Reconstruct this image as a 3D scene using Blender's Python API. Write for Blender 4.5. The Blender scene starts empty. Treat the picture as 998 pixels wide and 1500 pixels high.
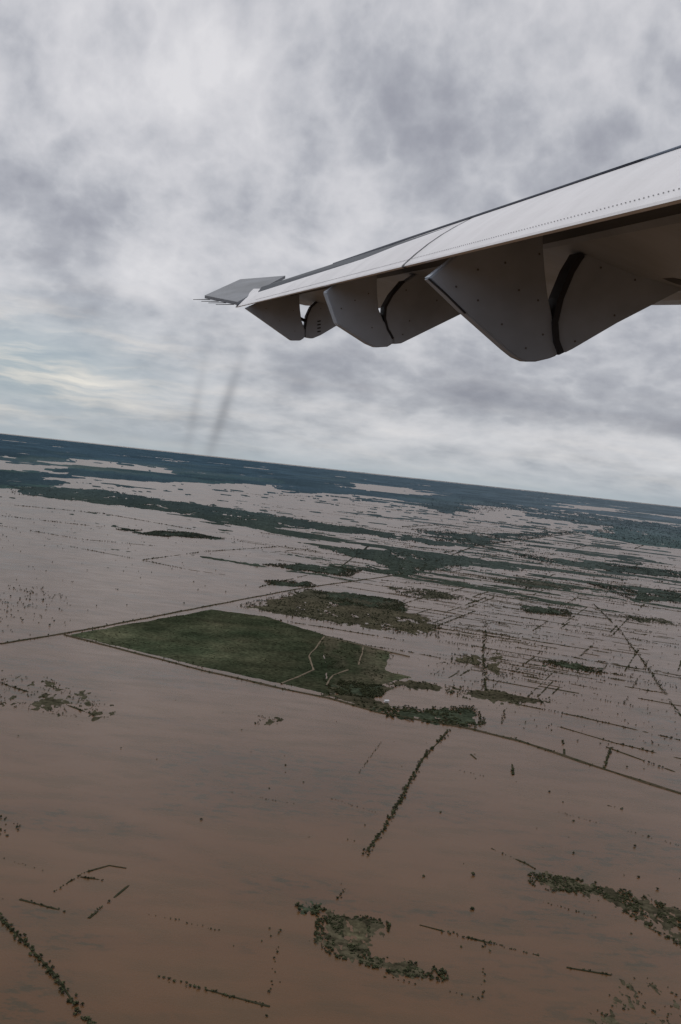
import bpy, math, random
import numpy as np
from mathutils import Vector, Matrix
random.seed(7); rng=np.random.default_rng(11)
sc=bpy.context.scene
sc.view_settings.view_transform='Standard'; sc.view_settings.look='None'; sc.view_settings.exposure=0
COL=sc.collection
H=400.0

# ------------------------------------------------------------------ camera
FL=1450.0; PITCH=math.radians(2.51); ROLL=math.radians(6.2)
R0=Vector((1,0,0)); U0=Vector((0,math.sin(PITCH),math.cos(PITCH))); FW=Vector((0,math.cos(PITCH),-math.sin(PITCH)))
CR=R0*math.cos(ROLL)+U0*math.sin(ROLL); CU=-R0*math.sin(ROLL)+U0*math.cos(ROLL)
EYE=Vector((0,0,H))
cd=bpy.data.cameras.new('camera'); cam=bpy.data.objects.new('camera',cd); COL.objects.link(cam)
cd.sensor_fit='VERTICAL'; cd.sensor_height=36; cd.lens=FL/1500*36; cd.clip_start=0.1; cd.clip_end=600000
m=Matrix((CR,CU,-FW)).transposed().to_4x4(); m.translation=EYE; cam.matrix_world=m
sc.camera=cam

# view pixels -> ground metres (camera rays cast onto the flat flood plain)
def g(u,v):
    d=CR*((u-499)/FL)+CU*((750-v)/FL)+FW
    t=H/max(-d.z,0.004)
    return (d.x*t,d.y*t)

# ------------------------------------------------------------------ numpy noise
def _h(x,y,s):
    n=(x.astype(np.int64)*374761393+y.astype(np.int64)*668265263+s*1442695041)&0xffffffff
    n=((n^(n>>13))*1274126177)&0xffffffff
    n=n^(n>>16)
    return (n&0xffff)/65535.0
def vn(x,y,s=0):
    xi=np.floor(x);yi=np.floor(y);fx=x-xi;fy=y-yi
    fx=fx*fx*(3-2*fx);fy=fy*fy*(3-2*fy)
    a=_h(xi,yi,s);b=_h(xi+1,yi,s);c=_h(xi,yi+1,s);d=_h(xi+1,yi+1,s)
    return (a+(b-a)*fx)*(1-fy)+(c+(d-c)*fx)*fy
def fbm(x,y,s=0,o=4):
    t=0;a=.5;w=0
    for i in range(o):
        t=t+a*vn(x,y,s+i*17);w+=a;a*=.55;x,y=x*1.62+y*1.22+13.1,y*1.62-x*1.22+7.7
    return t/w   # 0..1
# ------------------------------------------------------------------ node helpers
def newmat(name):
    mt=bpy.data.materials.new(name);mt.use_nodes=True
    nt=mt.node_tree;nt.nodes.clear()
    o=nt.nodes.new('ShaderNodeOutputMaterial');b=nt.nodes.new('ShaderNodeBsdfPrincipled')
    nt.links.new(b.outputs[0],o.inputs[0]);return mt,nt,b
def M(nt,op,a,b=None,c=None,clamp=False):
    n=nt.nodes.new('ShaderNodeMath');n.operation=op;n.use_clamp=clamp
    for i,v in enumerate((a,b,c)):
        if v is None: continue
        if isinstance(v,(int,float)): n.inputs[i].default_value=v
        else: nt.links.new(v,n.inputs[i])
    return n.outputs[0]
def MIX(nt,f,a,b,mode='MIX'):
    n=nt.nodes.new('ShaderNodeMix');n.data_type='RGBA';n.blend_type=mode
    for i,v in ((0,f),(6,a),(7,b)):
        if isinstance(v,(int,float)): n.inputs[i].default_value=v
        elif isinstance(v,tuple): n.inputs[i].default_value=(*v,1)
        else: nt.links.new(v,n.inputs[i])
    return n.outputs[2]
def RAMP(nt,f,pts):
    n=nt.nodes.new('ShaderNodeValToRGB');e=n.color_ramp.elements
    while len(e)>1: e.remove(e[0])
    for i,(p,c) in enumerate(pts):
        if not isinstance(c,tuple): c=(c,c,c)
        el=e[0] if i==0 else e.new(p)
        el.position=p; el.color=(*c,1)
    nt.links.new(f,n.inputs[0]);return n.outputs[0]
def NOISE(nt,vec,scale,detail=4,rough=.5,dist=0):
    n=nt.nodes.new('ShaderNodeTexNoise');n.inputs['Scale'].default_value=scale;n.inputs['Detail'].default_value=detail
    n.inputs['Roughness'].default_value=rough;n.inputs['Distortion'].default_value=dist
    nt.links.new(vec,n.inputs['Vector']);return n.outputs[0]
def objvec(nt,scale=(1,1,1)):
    tc=nt.nodes.new('ShaderNodeTexCoord');mp=nt.nodes.new('ShaderNodeMapping');mp.inputs['Scale'].default_value=scale
    nt.links.new(tc.outputs['Object'],mp.inputs[0]);return mp.outputs[0]

# ------------------------------------------------------------------ world
SUN_EL=math.radians(58);SUN_AZ=math.radians(-55)   # azimuth from +Y toward +X
w=bpy.data.worlds.new('World');sc.world=w;w.use_nodes=True;nt=w.node_tree;nt.nodes.clear()
out=nt.nodes.new('ShaderNodeOutputWorld');bg=nt.nodes.new('ShaderNodeBackground');nt.links.new(bg.outputs[0],out.inputs[0])
sky=nt.nodes.new('ShaderNodeTexSky');sky.sky_type='NISHITA';sky.sun_disc=False;sky.sun_elevation=SUN_EL;sky.sun_rotation=SUN_AZ
tc=nt.nodes.new('ShaderNodeTexCoord');sp=nt.nodes.new('ShaderNodeSeparateXYZ');nt.links.new(tc.outputs['Generated'],sp.inputs[0])
X,Y,Z=sp.outputs
zp=M(nt,'MAXIMUM',Z,0.0)
zm=M(nt,'MULTIPLY',M(nt,'LOGARITHM',M(nt,'ADD',zp,.09),math.e),.40)
cb=nt.nodes.new('ShaderNodeCombineXYZ');nt.links.new(X,cb.inputs[0]);nt.links.new(Y,cb.inputs[1]);nt.links.new(zm,cb.inputs[2])
P=cb.outputs[0]
az=M(nt,'ARCTAN2',X,Y)
def blob(a0,e0,sa,se,tilt=0.0):
    da=M(nt,'SUBTRACT',az,a0);de=M(nt,'SUBTRACT',Z,e0)
    if tilt: de=M(nt,'SUBTRACT',de,M(nt,'MULTIPLY',da,tilt))
    da=M(nt,'DIVIDE',da,sa);de=M(nt,'DIVIDE',de,se)
    q=M(nt,'MULTIPLY_ADD',da,da,M(nt,'MULTIPLY',de,de))
    return M(nt,'EXPONENT',M(nt,'MULTIPLY',q,-1.0))
n1=NOISE(nt,P,3.4,2,.5)
wpn=nt.nodes.new('ShaderNodeVectorMath');wpn.operation='MULTIPLY_ADD'
nt.links.new(n1,wpn.inputs[0]);wpn.inputs[1].default_value=(.05,.04,.04);nt.links.new(P,wpn.inputs[2])
n2=NOISE(nt,wpn.outputs[0],10.0,7,.56)
n3=NOISE(nt,wpn.outputs[0],17.0,4,.5)
puff=M(nt,'SUBTRACT',.5,M(nt,'ABSOLUTE',M(nt,'MULTIPLY_ADD',n3,3.0,-1.5)))
v=M(nt,'ADD',M(nt,'MULTIPLY',n1,.38),M(nt,'ADD',M(nt,'MULTIPLY',n2,.54),M(nt,'MULTIPLY',puff,.13)))
v=M(nt,'ADD',v,.036)
def addb(v,k,*a): return M(nt,'ADD',v,M(nt,'MULTIPLY',blob(*a),k))
v=addb(v,.06,-.32,.40,.14,.13)
v=addb(v,.05,.10,.50,.5,.10)
v=addb(v,-.05,-.16,.25,.11,.06)
v=addb(v,-.05,.02,.31,.10,.07)
v=addb(v,-.04,-.34,.24,.08,.05)
v=addb(v,.06,-.16,.165,.14,.04)
v=addb(v,.05,.24,.35,.12,.06)
v=addb(v,-.04,.16,.09,.13,.02)
v=addb(v,.06,.12,.045,.12,.012)
v=addb(v,-.13,.33,.072,.085,.020,.1)
v=addb(v,-.07,.22,.080,.09,.012)
cloud=RAMP(nt,v,[(.33,(.27,.275,.32)),(.42,(.355,.362,.405)),(.48,(.43,.438,.478)),(.53,(.52,.525,.56)),(.59,(.61,.608,.638)),(.70,(.74,.73,.75))])
# low, thin, streaked layer near the horizon: bluish gaps and cream streaks
cs=nt.nodes.new('ShaderNodeCombineXYZ');nt.links.new(M(nt,'MULTIPLY',az,6.0),cs.inputs[0])
nt.links.new(M(nt,'MULTIPLY',M(nt,'ADD',Z,M(nt,'MULTIPLY',n2,.025)),50.0),cs.inputs[1])
ns=NOISE(nt,cs.outputs[0],1.0,4,.6)
low=M(nt,'EXPONENT',M(nt,'MULTIPLY',zp,-20.0))
leftm=M(nt,'ADD',M(nt,'MULTIPLY',blob(-.33,.065,.15,.05),.8),M(nt,'MULTIPLY',low,.25),clamp=True)
streak=RAMP(nt,ns,[(.34,(.25,.34,.41)),(.48,(.38,.45,.49)),(.57,(.58,.59,.57)),(.68,(.82,.78,.69))])
c=MIX(nt,leftm,cloud,streak)
hz=M(nt,'EXPONENT',M(nt,'MULTIPLY',zp,-60.0))
c=MIX(nt,M(nt,'MULTIPLY',hz,.75),c,(.40,.465,.51))
# narrow dark upright smears low in the sky
ra=M(nt,'DIVIDE',M(nt,'SUBTRACT',az,M(nt,'MULTIPLY_ADD',Z,.22,-.137)),.0062)
smear=M(nt,'EXPONENT',M(nt,'MULTIPLY',M(nt,'MULTIPLY',ra,ra),-1.0))
zz_=M(nt,'DIVIDE',M(nt,'SUBTRACT',Z,.045),.05)
se=M(nt,'EXPONENT',M(nt,'MULTIPLY',M(nt,'MULTIPLY',zz_,zz_),-1.0))
rb=M(nt,'DIVIDE',M(nt,'SUBTRACT',az,M(nt,'MULTIPLY_ADD',Z,.1,-.160)),.0055)
shb=M(nt,'EXPONENT',M(nt,'MULTIPLY',M(nt,'MULTIPLY',rb,rb),-1.0))
sb=M(nt,'ADD',M(nt,'MULTIPLY',M(nt,'MULTIPLY',smear,se),.50),M(nt,'MULTIPLY',M(nt,'MULTIPLY',shb,se),.24))
c=MIX(nt,sb,c,(.15,.16,.19))
sc10=MIX(nt,1.0,c,(10,10,10),'MULTIPLY')
fin=MIX(nt,.95,sky.outputs[0],sc10)
nt.links.new(fin,bg.inputs[0]);bg.inputs[1].default_value=.1
w.cycles.sampling_method='MANUAL';w.cycles.sample_map_resolution=256
sl=bpy.data.lights.new('sun','SUN');sl.energy=1.0;sl.angle=math.radians(18);sl.color=(1,.96,.9)
so=bpy.data.objects.new('sun',sl);COL.objects.link(so)
sd=Vector((math.sin(SUN_AZ)*math.cos(SUN_EL),math.cos(SUN_AZ)*math.cos(SUN_EL),math.sin(SUN_EL)))
so.rotation_euler=sd.to_track_quat('Z','Y').to_euler();so.location=(0,0,900)

# ------------------------------------------------------------------ ground features in view pixels
L={
'L1':[(0,943),(95,928),(180,912),(320,885),(440,862),(585,842)],
'L1b':[(585,842),(640,822),(700,798),(790,788),(880,777)],
'L2':[(95,930),(200,957),(300,983),(420,1010),(480,1022),(560,1045),(690,1068),(760,1085),(840,1112),(920,1138),(1010,1166)],
'L3':[(660,1068),(620,1110),(590,1165),(565,1210),(535,1252)],
'L3b':[(507,1298),(495,1316)],
'L4':[(712,912),(708,960),(712,1015)],
'L5':[(870,885),(905,920),(940,965),(970,1010),(1000,1052)],
'L7':[(210,820),(300,808),(420,800)],
'L8':[(0,755),(60,762),(150,772)],
'L8b':[(100,800),(180,815),(280,835),(330,842)],
'L9':[(690,880),(760,893),(850,905)],
'L9b':[(720,912),(800,918),(1000,945)],
'L10':[(0,860),(100,878)],
'L11':[(615,1355),(690,1375),(790,1400)],
'L12':[(405,1297),(465,1312)],
'L13':[(235,1432),(310,1452),(395,1475)],
'L14':[(-20,1325),(40,1385),(80,1430),(135,1505)],
'L15':[(75,1310),(120,1280),(160,1268),(185,1272)],
'L15b':[(30,1317),(95,1335)],
'L15c':[(130,1345),(200,1288)],
'L15d':[(75,1388),(110,1395)],
'L16':[(118,1285),(155,1290)],
'L17':[(720,1243),(770,1265),(800,1282)],
'L18':[(830,1417),(895,1428)],
'L20':[(412,1330),(405,1400),(390,1490)],
'L20b':[(712,1380),(705,1470)],
'L20c':[(662,1390),(650,1430)],
'L21':[(895,1095),(885,1125)],
'L21b':[(750,1115),(752,1135)],
'L21c':[(825,1085),(828,1112)],
'L22':[(820,1065),(900,1088),(1000,1112)],
'L22b':[(470,1165),(550,1190)],
'L22c':[(290,1100),(420,1122)],
'L22d':[(340,1160),(440,1180)],
'L22e':[(560,1085),(520,1140)],
'L22f':[(790,1320),(880,1345)],
'L22g':[(0,1255),(60,1275)],
'L22h':[(560,1430),(700,1462)],
'L22i':[(640,1120),(760,1150)],
'L22j':[(180,1330),(330,1365)],
'L22k':[(410,1205),(520,1232)],
'L22l':[(820,1190),(1000,1240)],
'L23':[(785,968),(830,972),(880,985),(915,988)],
'L24':[(0,770),(120,790),(230,800)],
'L25':[(380,905),(470,918),(590,938)],
'L26':[(600,800),(720,812),(860,828),(998,850)],
'L27':[(560,850),(700,862),(850,880)],
'L28':[(640,770),(760,790),(900,805)],
'L29':[(0,1000),(90,1030),(140,1048)],
'L30':[(890,1180),(925,1188)],
'L31':[(740,1040),(735,1060)],
'L32':[(690,1105),(698,1112)],
'L33':[(50,715),(330,757),(460,768)],
'L35':[(0,738),(150,752),(280,775)],
'L36':[(1000,880),(860,862)],
'L37':[(920,935),(1000,950)],
'L38':[(700,1020),(850,1050),(1000,1085)],
'L39':[(890,1095),(1000,1135)],
'L40':[(760,830),(1000,872)],
'L41':[(540,800),(500,830),(380,860)],
'L42':[(400,895),(480,908),(620,928)],
'L43':[(500,940),(600,955),(700,975)],
}
TRK=[[(475,933),(453,962),(460,982),(435,993),(413,1002)],[(478,1005),(488,990),(510,982)],[(475,933),(540,948),(600,962)],[(532,948),(526,975)]]
# name:(polygon, kind, patchiness)
PG={
'field':([(100,930),(310,893),(390,903),(475,930),(480,990),(482,1018),(420,1003),(300,978),(200,953)],'field',0),
'field2':([(470,928),(575,956),(568,982),(600,992),(560,1004),(478,1018)],'field2',0.05),
'strips':([(345,888),(450,862),(592,880),(598,896),(650,918),(640,935),(560,925),(400,900)],'wet',.5),
'B':([(455,866),(500,868),(590,880),(590,896),(480,884)],'scrub',.3),
'C':([(480,1005),(500,997),(560,1005),(563,1018),(540,1023),(500,1018)],'scrub',0),
'D1':([(540,994),(600,997),(660,1004),(740,1014),(830,1030),(760,1031),(690,1025),(640,1012),(560,1006)],'wet',.45),
'D2':([(555,1038),(600,1034),(650,1038),(690,1034),(712,1058),(690,1066),(640,1060),(570,1050)],'scrub',.6),
'D3':([(575,1010),(560,1005),(470,1018),(560,1045),(570,1035),(540,1022)],'wet',.1),
'E1':([(465,800),(560,805),(695,815),(690,826),(600,846),(520,835),(560,825),(500,812)],'scrub',.45),
'E2':([(385,827),(450,825),(530,835),(510,845),(420,833)],'scrub',.6),
'E3':([(388,850),(450,852),(470,861),(395,857)],'scrub',.6),
'F1':([(665,958),(702,960),(702,975),(662,972)],'wet',.3),
'F2':([(712,955),(740,958),(738,990),(710,988)],'wet',.4),
'G':([(785,966),(830,969),(880,978),(878,988),(800,974)],'scrub',.5),
'H':([(470,1330),(500,1336),(568,1352),(560,1385),(535,1400),(600,1410),(655,1425),(648,1438),(560,1420),(490,1400),(460,1378)],'wet',.6),
'H2':([(435,1325),(468,1327),(465,1338),(440,1338)],'scrub',.5),
'I':([(775,1278),(830,1285),(900,1300),(1005,1337),(1005,1390),(930,1345),(860,1310),(778,1300)],'wet',1.0),
'J1':([(-10,985),(60,990),(140,1020),(170,1050),(100,1050),(-10,1030)],'wet',2.3),
'J3':([(375,1048),(420,1052),(410,1066),(375,1062)],'wet',1.2),
'K':([(890,1450),(960,1425),(1010,1470),(1010,1520),(860,1520)],'wet',1.8),
'L':([(690,797),(780,814),(900,828),(1010,838),(1010,848),(900,838),(790,822)],'scrub',.6),
'M':([(860,783),(900,768),(960,765),(1010,778),(1010,806),(930,797)],'green',.3),
'Nb':([(10,712),(150,717),(250,733),(380,750),(470,765),(560,778),(640,792),(720,800),(640,800),(540,784),(440,774),(330,768),(250,750),(120,735),(20,724)],'scrub',.45),
'O1':([(608,725),(700,728),(770,745),(700,752),(650,752),(615,742)],'scrub',.5),
'O2':([(740,738),(880,755),(1010,775),(1010,785),(900,775),(780,757)],'scrub',.9),
'O3':([(850,850),(1010,868),(1010,885),(930,880)],'scrub',.8),
'O4':([(600,775),(700,783),(860,778),(700,800),(640,792)],'scrub',.9),
'O5':([(170,775),(280,780),(330,790),(220,785)],'scrub',1.0),
'O6':([(560,858),(640,865),(700,880),(600,876)],'wet',.7),
'O7':([(760,885),(830,893),(840,903),(770,897)],'scrub',.8),
'O8':([(700,845),(790,850),(860,862),(780,864)],'wet',.9),
'O9':([(900,900),(960,905),(1005,916),(930,914)],'wet',.8),
}
FARB=[(-400,700),(0,711),(180,707),(350,711),(420,722),(560,726),(640,738),(800,745),(1000,768),(1300,800)]
WTR={
'W1':[(345,707),(420,712),(420,722),(350,716)],
'W2':[(515,707),(610,716),(610,725),(520,718)],
'W3':[(690,738),(760,748),(750,758),(690,750)],
'W4':[(820,737),(910,746),(905,751),(820,743)],
}
CLEAR=[(508,1348),(535,1352),(540,1380),(515,1385),(503,1370)]
gl=lambda q:np.array([g(*p) for p in q])
def sdist(px,py,poly):
    """signed distance, positive inside"""
    d=np.full(px.shape,1e18);ins=np.zeros(px.shape,bool);n=len(poly)
    for i in range(n):
        ax,ay=poly[i];bx,by=poly[(i+1)%n]
        ex,ey=bx-ax,by-ay;wx=px-ax;wy=py-ay
        t=np.clip((wx*ex+wy*ey)/(ex*ex+ey*ey+1e-9),0,1)
        d=np.minimum(d,(wx-ex*t)**2+(wy-ey*t)**2)
        c=((ay<=py)!=(by<=py))
        xx=ax+(py-ay)/(ey if abs(ey)>1e-9 else 1e-9)*ex
        ins^=c&(px<xx)
    d=np.sqrt(d);return np.where(ins,d,-d)

# ------------------------------------------------------------------ terrain
naz=1000
azs=np.concatenate([np.radians(np.linspace(-180,-24.5,60)),np.radians(np.linspace(-24,24,naz)),np.radians(np.linspace(24.5,180,60))])
tans=np.linspace(math.tan(math.radians(33)),math.tan(math.radians(.9)),820)
rr=np.concatenate([[1,200,420],H/tans,np.geomspace(H/tans[-1]*1.03,260000,70)])
A,Rr=np.meshgrid(azs,rr);nr,na=A.shape
x=(Rr*np.sin(A)).ravel();y=(Rr*np.cos(A)).ravel();rv=Rr.ravel()
lod=np.maximum(1,rv/2500.)
fld=np.full(x.shape,-3.0);kind=np.zeros(x.shape,np.int8)   # 0 scrub 1 field 2 wet 3 green 4 far 5 rough field
KI={'scrub':0,'field':1,'wet':2,'green':3,'field2':5}
for i,(k,(q,kd,pt)) in enumerate(PG.items()):
    P_=gl(q);rm=np.hypot(P_[:,0],P_[:,1]).mean();amp=rm*.012
    lo=P_.min(0)-amp*3;hi=P_.max(0)+amp*3
    s=np.where((x>lo[0])&(x<hi[0])&(y>lo[1])&(y<hi[1]))[0]
    if not len(s): continue
    sdv=sdist(x[s],y[s],P_)/amp
    n=(fbm(x[s]/(rm*.014),y[s]/(rm*.035),i*31,6)-.5)*2
    nf_=(fbm(x[s]/(rm*.004),y[s]/(rm*.009),i*31+5,3)-.5)*2
    f=np.minimum(sdv,1.2)+n*(1.1 if kd[:5]!='field' else .35)-pt*1.0+ (pt*n*1.8)
    if kd[:5]!='field': f+=nf_*1.1*(.4+pt)
    up=f>fld[s];fld[s[up]]=f[up];kind[s[up]]=KI[kd]
# scattered low banks and field margins in the flooded middle distance
gate=np.clip((rv-2300)/1500,0,1)
dens=np.exp(-((A.ravel()-.18)/.24)**2)*np.clip((rv-2300)/2000,0,1)
ca,sa=.92,-.39
xr=x*ca+y*sa;yr=-x*sa+y*ca
bn=fbm(xr/380.,yr/95.,401,7);f=(bn-.720+.118*dens)*16-3*(1-gate)
up=f>fld;fld[up]=f[up];kind[up]=0
f2=np.where(rv>4500,(fbm(xr/1500.,yr/500.,421,6)-.725+.08*dens)*14,-5)
up=f2>fld;fld[up]=f2[up];kind[up]=0
# far dry land
FB=np.vstack([gl(FARB),[(250000,160000),(-250000,160000)]])
s=np.where(rv>7000)[0]
sdv=sdist(x[s],y[s],FB)
n=(fbm(x[s]/1300.,y[s]/2600.,77,6)-.5)*2
f=np.clip(sdv/900.,-3,2)+n*1.5
f-=np.where(rv[s]<60000,np.clip((fbm(x[s]/2000.,y[s]/4800.,91,5)-.60)*22,0,3.5),0)
up=f>fld[s];fld[s[up]]=f[up];kind[s[up]]=4
for i,(k,q) in enumerate(WTR.items()):
    P_=gl(q);rm=np.hypot(P_[:,0],P_[:,1]).mean();amp=rm*.012
    lo=P_.min(0)-amp*2;hi=P_.max(0)+amp*2
    s=np.where((x>lo[0])&(x<hi[0])&(y>lo[1])&(y<hi[1]))[0]
    sdv=sdist(x[s],y[s],P_)/amp+(fbm(x[s]/(rm*.03),y[s]/(rm*.06),i*13,5)-.5)*7
    fld[s]=np.where(sdv>0,np.minimum(fld[s],-sdv-.1),fld[s])
s=(A.ravel()<math.radians(-24.3))|(A.ravel()>math.radians(24.3))
fld[s&(rv<9000)]=-2
z=np.clip(fld*1.2,-1.6,.7);z[np.abs(z)<.03]=-.04
canopy=np.where((kind==0)|(kind==4),np.clip(fld,0,1),0)*(fbm(x/(lod*14),y/(lod*14),55,3))
z+=canopy*np.where(kind==4,12,5)*np.clip((rv-1500)/2500,0,1)
# colours
n1=fbm(x/(90*lod),y/(90*lod),5,5)
n2=fbm(x/2400.,y/5200.,9,5);n3_=fbm(x/700.,y/1700.,19,5)
base=np.zeros((len(x),3))
def C(*c): return np.array(c)
base[:]=C(.042,.051,.034)
big=fbm(x/260.,y/260.,66,4)[:,None]
cf=C(.031,.046,.026)[None]*(1-n1[:,None])*1.25+C(.064,.061,.038)[None]*n1[:,None]
cf=cf*(.72+.56*np.clip((big-.35)*3,0,1))
base[kind==1]=cf[kind==1]
cg=cf*1.0+C(.022,.014,.012)[None]*np.clip((fbm(x/50.,y/120.,71,4)[:,None]-.35)*3,0,1)*1.6
base[kind==5]=cg[kind==5]
base[kind==2]=(C(.056,.054,.036)[None]+C(.03,.02,.012)[None]*big)[kind==2];base[kind==3]=C(.045,.076,.052)
clr=sdist(x,y,gl(CLEAR))>0;base[clr&(kind==2)]=C(.080,.072,.045)
fc=np.where((n2>.55)[:,None],C(.062,.100,.078)[None],C(.036,.054,.052)[None]);fc=np.where((n2>.63)[:,None],C(.11,.14,.10)[None],fc)
fc=np.where((n3_>.60)[:,None],fc*.6,fc)
base[kind==4]=fc[kind==4]
base*=(.6+.8*n1)[:,None]
fr=(.92*(1-np.exp(-np.maximum(rv-2500,0)/10500.)))[:,None]  # aerial haze painted into the ground colour, stronger with distance
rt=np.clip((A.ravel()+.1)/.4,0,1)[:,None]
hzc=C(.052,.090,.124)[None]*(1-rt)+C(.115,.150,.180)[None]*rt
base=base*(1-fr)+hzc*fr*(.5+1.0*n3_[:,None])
me=bpy.data.meshes.new('ground')
def gridmesh(me,co,nr,na):
    me.vertices.add(len(co));me.vertices.foreach_set('co',co.astype(np.float32).ravel())
    ii=(np.arange(nr-1)[:,None]*na+np.arange(na-1)[None]).ravel()
    q=np.stack([ii,ii+na,ii+na+1,ii+1],1)[:,::-1]
    nf=len(q);me.loops.add(nf*4);me.loops.foreach_set('vertex_index',q.ravel().astype(np.int32))
    me.polygons.add(nf);me.polygons.foreach_set('loop_start',np.arange(nf,dtype=np.int32)*4)
    me.update(calc_edges=True)
gridmesh(me,np.stack([x,y,z],1),nr,na)
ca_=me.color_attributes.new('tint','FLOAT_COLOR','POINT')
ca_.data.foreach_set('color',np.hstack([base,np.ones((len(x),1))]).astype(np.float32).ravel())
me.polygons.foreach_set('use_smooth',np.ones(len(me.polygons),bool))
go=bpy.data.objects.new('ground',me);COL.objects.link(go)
if me.polygons[200000].normal.z<0: me.flip_normals()
mt,nt,b=newmat('flood_plain_vegetation')
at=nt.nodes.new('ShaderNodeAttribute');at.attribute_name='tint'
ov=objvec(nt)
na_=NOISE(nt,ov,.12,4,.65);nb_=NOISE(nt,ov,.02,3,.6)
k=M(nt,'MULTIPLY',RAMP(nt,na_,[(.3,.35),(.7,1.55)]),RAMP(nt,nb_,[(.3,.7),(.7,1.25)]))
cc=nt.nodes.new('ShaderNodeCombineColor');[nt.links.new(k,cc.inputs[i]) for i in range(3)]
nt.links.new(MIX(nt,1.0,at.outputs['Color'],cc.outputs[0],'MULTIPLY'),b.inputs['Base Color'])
b.inputs['Roughness'].default_value=.95;b.inputs['Specular IOR Level'].default_value=0
me.materials.append(mt)

# water sheet
azw=np.radians(np.linspace(-180,180,181));rw=np.concatenate([[.5],np.geomspace(100,260000,90)])
Aw,Rw=np.meshgrid(azw,rw);mw=bpy.data.meshes.new('flood_water')
gridmesh(mw,np.stack([(Rw*np.sin(Aw)).ravel(),(Rw*np.cos(Aw)).ravel(),np.zeros(Aw.size)],1),len(rw),len(azw))
if mw.polygons[500].normal.z<0: mw.flip_normals()
wo=bpy.data.objects.new('flood_water',mw);COL.objects.link(wo)
mt,nt,b=newmat('muddy_water')
wn=NOISE(nt,objvec(nt,(.0022,.0045,1)),1.0,5,.6,.6);wn2=NOISE(nt,objvec(nt,(.012,.03,1)),1.0,4,.6)
wn3=NOISE(nt,objvec(nt,(.035,.075,1)),1.0,4,.72)
mudc=RAMP(nt,wn,[(.3,(.086,.043,.018)),(.5,(.112,.056,.023)),(.7,(.128,.068,.030))])
mudc=MIX(nt,M(nt,'MULTIPLY',RAMP(nt,wn2,[(.46,0.),(.64,1.)]),.5),mudc,(.080,.050,.022))
mudc=MIX(nt,M(nt,'MULTIPLY',M(nt,'MULTIPLY',RAMP(nt,wn3,[(.50,0.),(.60,1.)]),RAMP(nt,wn,[(.43,1.),(.50,0.)])),.75),mudc,(.046,.038,.018))
nt.links.new(mudc,b.inputs['Base Color'])
nt.links.new(RAMP(nt,wn2,[(.3,.22),(.7,.30)]),b.inputs['Roughness']);b.inputs['IOR'].default_value=1.33
b.inputs['Specular IOR Level'].default_value=.38
bp=nt.nodes.new('ShaderNodeBump');bp.inputs['Strength'].default_value=.28;bp.inputs['Distance'].default_value=.35
nt.links.new(NOISE(nt,objvec(nt),.5,2,.6),bp.inputs['Height']);nt.links.new(bp.outputs[0],b.inputs['Normal'])
mw.materials.append(mt)

# ------------------------------------------------------------------ ribbons (dikes, tracks, field margins)
def resample(q,step):
    q=np.array(q,float);o=[]
    for a,b_ in zip(q[:-1],q[1:]):
        n=max(1,int(np.hypot(*(b_-a))/step))
        for i in range(n): o.append(a+(b_-a)*i/n)
    o.append(q[-1]);return np.array(o)
def ribbon(name,lines,width,zz,mat,wob=2.,gap=0,step=12):
    """lines: arrays of ground points; width float or per-line list; gap>0 lets the bank dip under the water"""
    vs=[];fs=[]
    for li,q in enumerate(lines):
        P_=resample(q,step);t=np.gradient(P_,axis=0);t/=np.linalg.norm(t,axis=1)[:,None]+1e-9
        nn=np.stack([-t[:,1],t[:,0]],1)
        wd=width[li] if isinstance(width,list) else width
        w_=wd*(.5+1.0*vn(P_[:,0]/22,P_[:,1]/22,li))
        off=(vn(P_[:,0]/60,P_[:,1]/60,li+5)-.5)*wob*2
        c0=P_+nn*off[:,None]
        hz_=np.full(len(P_),zz+(li%40)*.011)
        if gap: hz_=np.where(vn(P_[:,0]/45,P_[:,1]/45,li+70)*.5+vn(P_[:,0]/14,P_[:,1]/14,li+9)*.5<gap,-.5,hz_)
        o=len(vs)
        for i in range(len(P_)):
            for kx,kz in ((-.5,-.8),(-.3,hz_[i]),(.3,hz_[i]),(.5,-.8)):
                p=c0[i]+nn[i]*w_[i]*kx;vs.append((p[0],p[1],kz))
        for i in range(len(P_)-1):
            for j in range(3):
                a=o+i*4+j;fs.append((a,a+1,a+5,a+4))
    m_=bpy.data.meshes.new(name);m_.from_pydata(vs,[],fs);m_.materials.append(mat)
    ob=bpy.data.objects.new(name,m_);COL.objects.link(ob);return ob
def earthmat(name,c1,c2,sc_=.08):
    mt,nt,b=newmat(name)
    nt.links.new(RAMP(nt,NOISE(nt,objvec(nt),sc_,4,.65),[(.35,c1),(.65,c2)]),b.inputs['Base Color']);b.inputs['Roughness'].default_value=.95
    b.inputs['Specular IOR Level'].default_value=0;return mt
ribbon('dike_road',[gl(L['L1']),gl(L['L1b']),gl(L['L2'])],9,1.1,earthmat('dike_earth',(.036,.040,.024),(.085,.065,.045)))
ribbon('dirt_track',[gl(t) for t in TRK],4.5,1.75,earthmat('sandy_track',(.13,.108,.078),(.19,.155,.115)))

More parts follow.
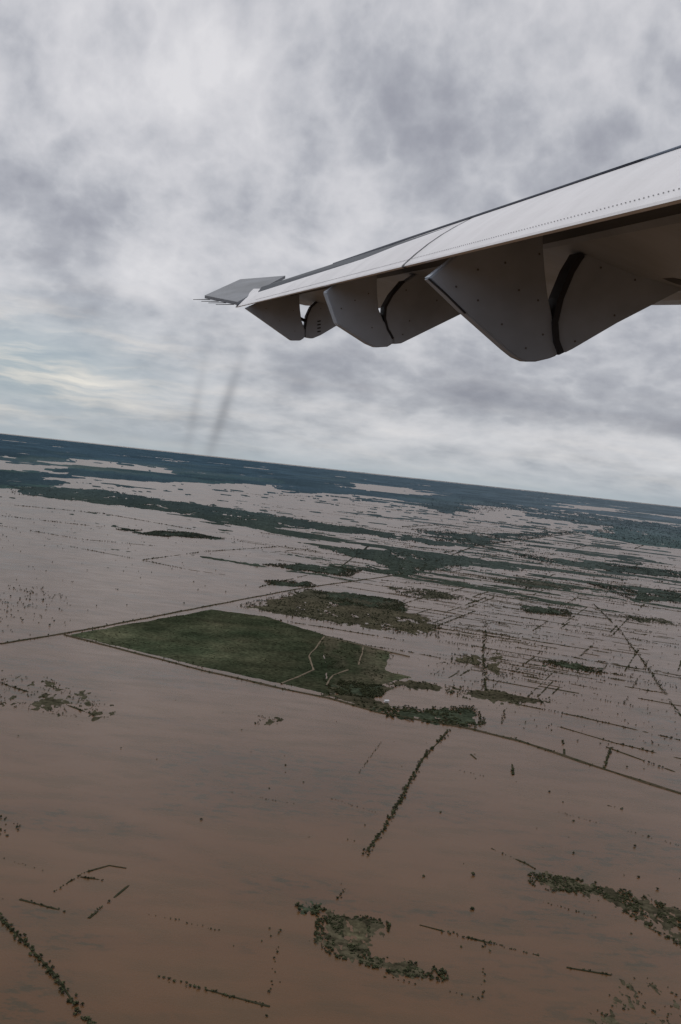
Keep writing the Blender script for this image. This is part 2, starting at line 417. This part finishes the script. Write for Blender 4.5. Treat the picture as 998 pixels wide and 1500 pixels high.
# ------------------------------------------------------------------ trees
import bmesh
def ico(sub):
    bm=bmesh.new();bmesh.ops.create_icosphere(bm,subdivisions=sub,radius=1)
    v=np.array([q.co[:] for q in bm.verts]);f_=np.array([[w_.index for w_ in q.verts] for q in bm.faces]);bm.free();return v,f_
IV,IF=ico(1)
def tmpl(nc,trunk,s):
    r_=np.random.default_rng(s);V=[];F=[];Cc=[];o=0
    for i in range(nc):
        a=r_.uniform(0,6.28);d=r_.uniform(0,.42) if nc>1 else 0;h=.50+r_.uniform(-.28,.25) if nc>1 else .38
        rad=r_.uniform(.09,.23) if nc>3 else (r_.uniform(.22,.33) if nc>1 else .5)
        v_=IV*rad*(1+r_.uniform(-.3,.3,(len(IV),1)));v_[:,2]*=.8
        v_+=[math.cos(a)*d,math.sin(a)*d,h];V.append(v_);F.append(IF+o);o+=len(IV)
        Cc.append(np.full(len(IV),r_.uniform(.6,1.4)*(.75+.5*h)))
    if trunk:
        rings=[]
        for z_,q in ((-.25,.05),(.3,.035),(.6,.015)):
            rings.append([[math.cos(k)*q,math.sin(k)*q,z_] for k in (0,2.09,4.19)])
        tv=np.array(rings).reshape(-1,3);tf=[]
        for i in range(2):
            for j in range(3):
                a=i*3+j;b_=i*3+(j+1)%3;tf+= [[a,b_,b_+3],[a,b_+3,a+3]]
        V.append(tv);F.append(np.array(tf)+o);Cc.append(np.full(len(tv),.7))
    return np.vstack(V),np.vstack(F),np.concatenate(Cc)
T_near=[tmpl(16,True,s) for s in range(6)];T_mid=[tmpl(3,False,s+20) for s in range(5)];T_far=[tmpl(1,False,s+40) for s in range(4)]
trees=[]  # x,y,size
margins=[];mw_=[]
def add(x_,y_,s): trees.append((x_,y_,s))
def row(P_,step,size,gap,width,s):
    q=resample(P_,step)
    for i,(a,b_) in enumerate(q):
        if vn(np.array([a/55.]),np.array([b_/55.]),s)[0]<gap: continue
        if random.random()<.2: continue
        add(a+random.gauss(0,width),b_+random.gauss(0,width),size*random.uniform(.4,1.25))
thick={'L3':(1.6,3.6,.2,1.7),'L14':(1.6,3.4,.18,2.4),'L11':(2.2,2.5,.28,1.2),'L13':(2.2,2.5,.28,1.2),'L2':(4.5,3.6,.33,3),'L1':(4.5,4.2,.33,3),'L5':(4.5,4.4,.28,2.5),
'L20':(5,2.2,.5,1),'L20b':(5,2.2,.5,1),'L20c':(4,2.2,.4,1),'L12':(2.8,2.6,.3,1),'L4':(4,4.6,.25,4),'L23':(3,4.6,.1,5),'L10':(8,5,.4,4)}
for k in 'bcdefghijkl': thick['L22'+k]=(4.2,1.7,.48,.9)
for i,(k,q) in enumerate(L.items()):
    P_=gl(q);rm=np.hypot(P_[:,0],P_[:,1]).mean()
    if k in thick: st,sz,gp,wd=thick[k]
    elif rm<1300: st,sz,gp,wd=3.2,2.3,.38,.8
    else: st,sz,gp,wd=4+rm*.0006,3.2+rm*.0006,.34,.8+rm*.0003
    row(P_,st,sz,gp,wd,i)
    if k[:3] not in('L1b','L20','L22') and k not in ('L1','L2','L10') or k=='L22': margins.append(P_);mw_.append(1.2+rm*.0016)
# polygon scatter
def inside(p,P_):
    return sdist(np.array([p[0]]),np.array([p[1]]),P_)[0]>0
area=lambda P_:.5*abs(np.dot(P_[:,0],np.roll(P_[:,1],1))-np.dot(P_[:,1],np.roll(P_[:,0],1)))
HC=gl(CLEAR)
for i,(k,(q,kd,pt)) in enumerate(PG.items()):
    P_=gl(q);rm=np.hypot(P_[:,0],P_[:,1]).mean()
    size=3.6+rm*.0006
    d={'scrub':.6,'field':.05,'wet':.16,'green':.12,'field2':.10}[kd]
    if k=='H': d=.85;size=2.6
    if k=='I': d=.80;size=2.6
    if k in('J1','J3','K','F2'): d=.04;size=2.2
    if k=='C': d=1.6
    if k=='strips': d=.14
    n_=int(min(2600,area(P_)*d/(size*size*.6)))
    lo=P_.min(0);hi=P_.max(0);m_=int(n_*area(np.array([lo,[hi[0],lo[1]],hi,[lo[0],hi[1]]]))/max(area(P_),1))
    pts=rng.uniform(lo,hi,(min(m_,60000),2))
    ok=sdist(pts[:,0],pts[:,1],P_)>-size
    ok&=vn(pts[:,0]/(rm*.012),pts[:,1]/(rm*.02),i+300)>(.32 if kd[:5]!='field' else .45)
    if k=='I': ok&=vn(pts[:,0]/9.,pts[:,1]/14.,i+310)>.42
    if k=='H': ok&=~(sdist(pts[:,0],pts[:,1],HC)>-1)
    for a,b_ in pts[ok]: add(a,b_,size*random.uniform(.4,1.25)*(.75 if kd=='field' else 1))
# field-margin tree rows in the flooded fields
for i in range(500):
    a=math.radians(random.triangular(-8,21,13));v_=random.uniform(.032,.20);r_=H/v_
    if a<math.radians(3) and r_<3800: continue
    if r_<2500 and a<math.radians(7): continue
    cx,cy=r_*math.sin(a),r_*math.cos(a)
    if random.random()<.8: dx,dy=.93,-.37
    else: dx,dy=.36,.93
    ln=random.uniform(.02,.13)*r_*(1 if dx>.5 else 1.4)
    P_=np.array([(cx-dx*ln/2,cy-dy*ln/2),(cx+dx*ln/2,cy+dy*ln/2)])
    row(P_,5+r_*.0009,2.6+r_*.0006,random.uniform(.35,.62),.6+r_*.0003,900+i)
    if r_>2600 or random.random()<.4: margins.append(P_);mw_.append(1.0+r_*.0015)
ribbon('field_margins',margins,mw_,.35,earthmat('margin_grass',(.030,.034,.020),(.060,.052,.034)),gap=.45,wob=1.,step=9)
def scat(poly,n,size,clump=.5):
    P_=gl(poly);lo=P_.min(0);hi=P_.max(0);c=0;t=0
    while c<n and t<n*40:
        t+=1;p=rng.uniform(lo,hi)
        if vn(np.array([p[0]/90.]),np.array([p[1]/90.]),888)[0]<clump*random.random()*2: continue
        if inside(p,P_): add(p[0],p[1],size*random.uniform(.5,1.4));c+=1
scat([(-20,850),(60,860),(115,880),(90,900),(60,935),(-20,940)],130,4.8,.4)
scat([(-20,750),(400,780),(420,850),(120,920),(-20,900)],200,4.5,.5)
scat([(640,850),(1010,870),(1010,1010),(850,990),(660,950)],480,4,.5)
scat([(700,790),(1010,830),(1010,890),(640,850)],420,6,.5)
scat([(600,960),(860,1000),(1010,1030),(1010,1160),(720,1050)],190,3.0,.5)
scat([(0,990),(520,1050),(1010,1170),(1010,1510),(0,1510)],40,1.9,.0)
scat([(-10,1195),(30,1200),(30,1225),(-10,1225)],22,2.6,.0)
scat([(330,1390),(430,1330),(430,1480),(380,1480)],8,2,.0)
for u,v,s in ((692,1332,4.5),(693,1282,4.5),(620,1284,3),(645,1190,3),(295,1201,3),(418,1121,3),(840,1203,3.5),(805,1160,3),(950,1225,3),(930,1240,3.5),(935,1285,3.5),(963,1303,3.5),(840,1250,3),(752,1133,3.5)):
    p=g(u,v);add(p[0],p[1],s);add(p[0]+1.0,p[1]+.7,s*.7)
trees=np.array(trees);tr=np.hypot(trees[:,0],trees[:,1])
def build(name,sel,T,mat,dark):
    idx=np.where(sel)[0]
    if not len(idx): return
    Vs=[];Fs=[];Cs=[];o=0
    which=rng.integers(0,len(T),len(idx))
    for k,(tv,tf,tcl) in enumerate(T):
        s=idx[which==k]
        if not len(s): continue
        an=rng.uniform(0,6.28,len(s));sz=trees[s,2];c_,s_=np.cos(an),np.sin(an)
        hs=sz*rng.uniform(.45,.85,len(s))
        vx=(tv[None,:,0]*c_[:,None]-tv[None,:,1]*s_[:,None])*sz[:,None]+trees[s,0][:,None]
        vy=(tv[None,:,0]*s_[:,None]+tv[None,:,1]*c_[:,None])*sz[:,None]+trees[s,1][:,None]
        vz=tv[None,:,2]*hs[:,None]+.05
        V=np.stack([vx,vy,vz],2).reshape(-1,3)
        F=(tf[None]+(np.arange(len(s))*len(tv))[:,None,None]).reshape(-1,3)+o
        cl=(tcl[None]*rng.uniform(.6,1.4,(len(s),1))).ravel()
        Vs.append(V);Fs.append(F);Cs.append(cl);o+=len(V)
    V=np.vstack(Vs);F=np.vstack(Fs);Cc=np.concatenate(Cs)
    m_=bpy.data.meshes.new(name);m_.vertices.add(len(V));m_.vertices.foreach_set('co',V.astype(np.float32).ravel())
    m_.loops.add(len(F)*3);m_.loops.foreach_set('vertex_index',F.astype(np.int32).ravel())
    m_.polygons.add(len(F));m_.polygons.foreach_set('loop_start',np.arange(len(F),dtype=np.int32)*3);m_.update(calc_edges=True)
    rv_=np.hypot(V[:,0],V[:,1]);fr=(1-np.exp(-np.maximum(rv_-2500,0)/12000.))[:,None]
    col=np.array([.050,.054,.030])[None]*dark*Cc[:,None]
    col=col*(1-fr)+np.array([.058,.088,.112])[None]*fr  # far foliage colour blended toward painted haze
    a_=m_.color_attributes.new('tint','FLOAT_COLOR','POINT');a_.data.foreach_set('color',np.hstack([col,np.ones((len(V),1))]).astype(np.float32).ravel())
    m_.materials.append(mat);ob=bpy.data.objects.new(name,m_);COL.objects.link(ob)
mt,nt,b=newmat('foliage')
at=nt.nodes.new('ShaderNodeAttribute');at.attribute_name='tint'
k=RAMP(nt,NOISE(nt,objvec(nt),.9,2,.6),[(.3,.55),(.7,1.4)])
nt.links.new(MIX(nt,1.0,at.outputs['Color'],k,'MULTIPLY'),b.inputs['Base Color']);b.inputs['Roughness'].default_value=.9;b.inputs['Specular IOR Level'].default_value=0
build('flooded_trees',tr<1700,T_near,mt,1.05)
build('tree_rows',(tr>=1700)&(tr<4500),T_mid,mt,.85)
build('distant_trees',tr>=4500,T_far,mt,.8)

# small farm house on the dike
def box(bm,c,s):
    r_=bmesh.ops.create_cube(bm,size=1);bmesh.ops.scale(bm,vec=s,verts=r_['verts']);bmesh.ops.translate(bm,vec=c,verts=r_['verts']);return r_['verts']
def simplemat(name,c,ro=.5,me_=0.,var=.12,sc_=6.,spec=.5):
    mt,nt,b=newmat(name)
    lo=tuple(q*(1-var) for q in c);hi=tuple(min(1,q*(1+var)) for q in c)
    nt.links.new(RAMP(nt,NOISE(nt,objvec(nt),sc_,4,.6),[(.3,lo),(.7,hi)]),b.inputs['Base Color'])
    b.inputs['Roughness'].default_value=ro;b.inputs['Metallic'].default_value=me_;b.inputs['Specular IOR Level'].default_value=spec;return mt
hx,hy=g(566,1029)
he=bpy.data.objects.new('farm_house',None);COL.objects.link(he);he.location=(hx,hy,.9);he.rotation_euler=(0,0,.4)
def part(name,bm,mat,parent):
    m_=bpy.data.meshes.new(name);bm.to_mesh(m_);bm.free();m_.materials.append(mat)
    ob=bpy.data.objects.new(name,m_);COL.objects.link(ob);ob.parent=parent;return ob
bm=bmesh.new();box(bm,(0,0,1.3),(8,5,2.6));part('walls',bm,simplemat('house_plaster',(.75,.73,.70),.8),he)
bm=bmesh.new()
vv=[bm.verts.new(q) for q in [(-4.4,-3,2.61),(4.4,-3,2.61),(4.4,3,2.61),(-4.4,3,2.61),(-4.4,0,4.2),(4.4,0,4.2)]]
for f_ in ((0,1,5,4),(2,3,4,5),(0,4,3),(1,2,5),(3,2,1,0)): bm.faces.new([vv[i] for i in f_])
part('roof',bm,simplemat('tin_roof',(.62,.62,.63),.4,.3),he)
bm=bmesh.new();box(bm,(0,-2.53,1.05),(1,.06,2.1));box(bm,(-2.5,-2.53,1.5),(1,.06,.9));box(bm,(2.5,-2.53,1.5),(1,.06,.9));part('door_and_windows',bm,simplemat('dark_openings',(.04,.04,.04)),he)

# ------------------------------------------------------------------ wing (section axes: span D, forward F, up U)
def cw(c): return CR*c[0]+CU*c[1]+FW*c[2]
Dc=Vector((-.213,.181,1)).normalized();Fc=Vector((1,0,.213)).normalized();Uc=Vector((0,1,0))-Dc*Dc.y;Uc.normalize()
D_,F_,U_=cw(Dc),cw(Fc),cw(Uc)
wing=bpy.data.objects.new('aircraft_wing',None);COL.objects.link(wing)
wm=Matrix((D_,F_,U_)).transposed().to_4x4();wm.translation=EYE;wing.matrix_world=wm
# from here all wing parts are in local (s,a,b) metres
P0c=Vector((16*-.1062,16*.2069,16));SA,AA,BA=P0c.dot(Dc),P0c.dot(Fc),P0c.dot(Uc)
def on(u,v,s):
    q=Vector(((u-499)/FL,(750-v)/FL,1));t=s/q.dot(Dc);return (q.dot(Fc)*t,q.dot(Uc)*t)
def stA(u):
    xx=(u-499)/FL;k=(10*xx+1.062)/(.213+xx);return (P0c-1.6*k*Vector((-.213,.181,1))).dot(Dc)
sg=stA(590);tt=on(690,320,sg);TX,TY=tt[0]-AA,tt[1]-BA
def loft(name,secs,mat,closed=True,smooth=False,caps=True,bevel=0):
    """secs: list of (s,[(a,b)...])"""
    bm=bmesh.new();rings=[[bm.verts.new((s,a,b_)) for a,b_ in pts] for s,pts in secs]
    n=len(rings[0])
    for r1,r2 in zip(rings[:-1],rings[1:]):
        for j in range(n if closed else n-1):
            bm.faces.new((r1[j],r1[(j+1)%n],r2[(j+1)%n],r2[j]))
    if closed and caps: bm.faces.new(rings[0][::-1]);bm.faces.new(rings[-1])
    bmesh.ops.recalc_face_normals(bm,faces=bm.faces)
    if bevel: bmesh.ops.bevel(bm,geom=[e for e in bm.edges if e.calc_face_angle(0)>.5],offset=bevel,segments=2,affect='EDGES')
    if smooth:
        for f_ in bm.faces: f_.smooth=True
    return part(name,bm,mat,wing)
# paints
def paint(name,c,ro,dirt):
    mt,nt,b=newmat(name)
    n_=NOISE(nt,objvec(nt,(1.2,.7,.7)),1.6,5,.6,.4);n2_=NOISE(nt,objvec(nt,(5,1.2,1.2)),2.0,4,.65)
    kx=M(nt,'MULTIPLY',RAMP(nt,n_,[(.3,1-dirt),(.6,1.)]),RAMP(nt,n2_,[(.25,1-dirt*.5),(.6,1.)]))
    nt.links.new(MIX(nt,1.0,c,kx,'MULTIPLY'),b.inputs['Base Color'])
    b.inputs['Roughness'].default_value=ro
    bp=nt.nodes.new('ShaderNodeBump');bp.inputs['Strength'].default_value=.06;bp.inputs['Distance'].default_value=.02
    nt.links.new(NOISE(nt,objvec(nt),3.,3,.5),bp.inputs['Height']);nt.links.new(bp.outputs[0],b.inputs['Normal'])
    return mt
white=paint('white_wing_paint',(.80,.80,.83),.42,.14)
grey=paint('grey_fairing_paint',(.42,.49,.58),.5,.28)
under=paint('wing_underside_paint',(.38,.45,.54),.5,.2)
dark=simplemat('dark_seal',(.02,.022,.028),.6)
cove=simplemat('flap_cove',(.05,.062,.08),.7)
def flapsec(k=0,ch=1):
    """flap profile; k pushes the section inward (smaller) by k metres"""
    o=[(0,0),(.006,.012)]
    for t in (.2,.4,.6,.8): 
        bl=.022*math.sin(math.pi*t); o.append((TX*t*ch-bl*TY/.57,TY*t*ch+bl*TX/.57+.008*(1-t)))
    o+=[(TX*ch,TY*ch),(TX*ch+.07,TY*ch+.01),(TX*ch+.10,TY*ch-.06),(.36*ch,.20*ch),(.16*ch,.06*ch),(.02,-.006)]
    return [(AA+a+k*.7,BA+b_-k*.3) for a,b_ in o]
def flap(name,s0,s1,c0=1,c1=1):
    n=8;loft(name,[(s0+(s1-s0)*i/n,flapsec(0,c0+(c1-c0)*i/n)) for i in range(n+1)],white,smooth=False)
flap('flap_inboard',.9,sg-.035)
flap('flap_outboard',sg+.035,stA(415),1,1)
loft('panel_gap',[(sg-.034,flapsec(.006)),(sg+.034,flapsec(.006))],dark)
loft('flap_tip',[(stA(415)+.004,flapsec(0,1)),(SA,flapsec(0,.96)),(SA+.5,[(p[0]*.02+(AA+.35)*.98,p[1]*.02+(BA+.33)*.98) for p in flapsec()])],white)
# main wing box
def wsec(k):
    T=Vector((AA+TX,BA+TY))
    o=[(.0,.012),(.30,.075),(.9,.14),(1.5,.12),(2.05,.02),(2.3,-.16),(2.32,-.30),(2.1,-.47),(1.5,-.47),(.9,-.36),(.40,-.20),(.30,-.04),(.10,-.02)]
    return [(T.x+a*k,T.y+b_*k) for a,b_ in o]
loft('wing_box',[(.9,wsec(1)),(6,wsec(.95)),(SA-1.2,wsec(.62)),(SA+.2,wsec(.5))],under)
T=(AA+TX,BA+TY)
def seal(s,h): return (s,[(T[0]-.004,T[1]+.003),(T[0]-.004,T[1]+.003+h),(T[0]+.05,T[1]+.008+h),(T[0]+.05,T[1]+.003)])
loft('upper_seal',[seal(4.0,.001),seal(4.8,.007),seal(7.5,.012),seal(stA(428),.012)],simplemat('deice_strip',(.035,.045,.075),.5))
sh=lambda k:[(AA+.20,BA+.13),(AA+.45*k,BA+.30),(AA+.9*k,BA+.06+.1),(AA+.9*k,BA+.05+.1),(AA+.42*k,BA+.22)]
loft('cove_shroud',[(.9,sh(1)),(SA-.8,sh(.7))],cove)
# fairings
FP={
'F1L':(630,[(628,407),(700,350),(770,335),(796,340),(796,360),(799,400),(803,435),(811,470),(820,500),(821,515),(816,521),(806,525),(785,530),(771,530),(757,524),(742,512),(680,457)],grey,.11),
'F1R':(630,[(858,372),(905,364),(950,385),(998,407),(1090,440),(998,425),(905,473),(840,511),(828,517),(820,516),(813,500),(811,478),(815,448),(832,405)],grey,.13),
'F2L':(478,[(478,427),(500,412),(552,400),(553,435),(555,453),(562,470),(572,482),(577,493),(576,503),(568,508),(552,509),(540,504),(495,475)],grey,.16),
'F2R':(478,[(640,388),(610,402),(590,415),(575,432),(566,448),(564,465),(568,480),(575,493),(578,504),(588,503),(682,457),(740,430),(700,395)],grey,.2),
'F3L':(362,[(360,451),(385,440),(438,428),(440,455),(442,470),(447,483),(446,495),(440,499),(428,499),(418,492)],grey,.2),
'F3R':(362,[(485,436),(468,441),(457,450),(451,462),(448,480),(448,494),(458,496),(470,491),(497,475),(540,455),(520,430)],grey,.25),
}
nm={'F1L':'flap_fairing_rear_1','F1R':'flap_fairing_front_1','F2L':'flap_fairing_rear_2','F2R':'flap_fairing_front_2','F3L':'flap_fairing_rear_3','F3R':'flap_fairing_front_3'}
for k,(u,q,mat,th) in FP.items():
    s0=stA(u);pts=[on(a,b_,s0) for a,b_ in q]
    loft(nm[k],[(s0,pts),(s0+th,pts)],mat,bevel=.008)
s1=stA(630);s2=stA(478);s3=stA(362)
def strip(name,s,q,wd,mat,ds=-.004,th=.1):
    pts=[Vector(on(a,b_,s)) for a,b_ in q];o=[]
    L1=[];L2=[]
    for i,p in enumerate(pts):
        t=(pts[min(i+1,len(pts)-1)]-pts[max(i-1,0)]).normalized();nn=Vector((-t.y,t.x));L1.append(p+nn*wd);L2.append(p-nn*wd)
    loft(name,[(s+ds,[tuple(p) for p in L1+L2[::-1]]),(s+ds+th,[tuple(p) for p in L1+L2[::-1]])],mat)
strip('arc_edge_1',s1,[(851,373),(836,398),(820,437),(812,472),(814,500),(821,518)],.018,dark,ds=-.02,th=.14)
strip('arc_edge_2',s2,[(592,412),(575,432),(565,450),(564,466),(568,482),(576,496)],.010,dark,th=.15)
strip('arc_edge_3',s3,[(466,441),(456,450),(450,463),(447,482)],.010,dark,th=.15)
strip('seam_1',s1,[(628,408),(655,432),(682,459)],.004,dark,th=.02)
strip('actuator_arm',s1-.25,[(884,352),(905,362),(950,386),(1005,408),(1060,425)],.022,cove,th=.12)
strip('actuator_bracket',s1-.3,[(992,295),(994,330),(998,375)],.03,dark,th=.1)
strip('hinge_link_2',s2+.05,[(554,462),(560,468),(566,470)],.02,dark,th=.1)
strip('hinge_link_3',s3+.05,[(440,466),(448,470)],.02,dark,th=.1)
for i in range(4):
    strip('stencil_%d'%i,s3,[(465,471+i*5),(470,470+i*5)],.010,dark,ds=-.003,th=.002)
def discs(name,pts,rad,mat,ax):
    bm=bmesh.new()
    for c in pts:
        r_=bmesh.ops.create_cone(bm,segments=8,radius1=rad,radius2=rad*.7,depth=.003,cap_ends=True)
        bmesh.ops.rotate(bm,verts=r_['verts'],cent=(0,0,0),matrix=Vector((0,0,1)).rotation_difference(ax).to_matrix())
        bmesh.ops.translate(bm,verts=r_['verts'],vec=c)
    return part(name,bm,mat,wing)
nrm=Vector((0,-TY,TX)).normalized()
pts=[]
s=1.2
while s<14:
    for t in (.10,):
        bl=.022*math.sin(math.pi*t)+.002;pts.append((s,AA+TX*t-bl*TY/.57,BA+TY*t+bl*TX/.57+.008*(1-t)))
    s+=.032
discs('rivet_rows',pts,.0032,simplemat('rivet_grey',(.36,.36,.37),.5),nrm)
bp_=[]
for u,q,in ((630,[(668,420),(700,440),(735,475),(770,510),(700,395),(740,385),(790,372),(788,440),(795,490),(760,425),(880,392),(930,410),(842,500),(900,462)]),
            (478,[(500,452),(520,440),(545,480),(540,430),(595,425),(600,470),(640,440),(590,490)]),(362,[(390,452),(410,470),(430,455),(432,485),(470,452)])):
    s_=stA(u)
    for a,b_ in q: c=on(a,b_,s_);bp_.append((s_-.003,c[0],c[1]))
discs('fairing_bolts',bp_,.007,simplemat('bolt_dark',(.12,.12,.13),.5),Vector((1,0,0)))
def loc(u,v,s):
    a,b_=on(u,v,s);return Vector((s,a,b_))
bm=bmesh.new()
c4=[loc(348,447,SA-.3),loc(300,437,SA+1.2),loc(352,413,SA+2.6),loc(418,408,SA+1.4)]
up=Vector((0,0,.05))
vv=[bm.verts.new(c) for c in c4]+[bm.verts.new(c+up) for c in c4]
for f_ in ((0,1,2,3),(7,6,5,4),(0,4,5,1),(1,5,6,2),(2,6,7,3),(3,7,4,0)): bm.faces.new([vv[i] for i in f_])
bmesh.ops.recalc_face_normals(bm,faces=bm.faces)
part('aileron',bm,simplemat('aileron_dark_grey',(.15,.165,.19),.5,var=.3,sc_=1.5),wing)
bm=bmesh.new()
def rod(bm,a,b_,r_):
    d=b_-a;c=bmesh.ops.create_cone(bm,segments=6,radius1=r_,radius2=r_*.6,depth=d.length,cap_ends=True)
    bmesh.ops.rotate(bm,verts=c['verts'],cent=(0,0,0),matrix=Vector((0,0,1)).rotation_difference(d.normalized()).to_matrix());bmesh.ops.translate(bm,verts=c['verts'],vec=(a+b_)/2)
for t in (0,.25,.5,.8):
    a=c4[0].lerp(c4[1],t*.9+.1);rod(bm,a,a+Vector((.1,-.28,-.01)),.008)
part('static_wicks',bm,dark,wing)
bm=bmesh.new();rod(bm,c4[0]*.5+c4[3]*.5-Vector((0,0,.01)),c4[1]*.5+c4[2]*.5-Vector((0,0,.01)),.02);rod(bm,c4[0]-Vector((0,0,.01)),c4[2]-Vector((0,0,.01)),.015);part('aileron_ribs',bm,dark,wing)
print('trees',len(trees))
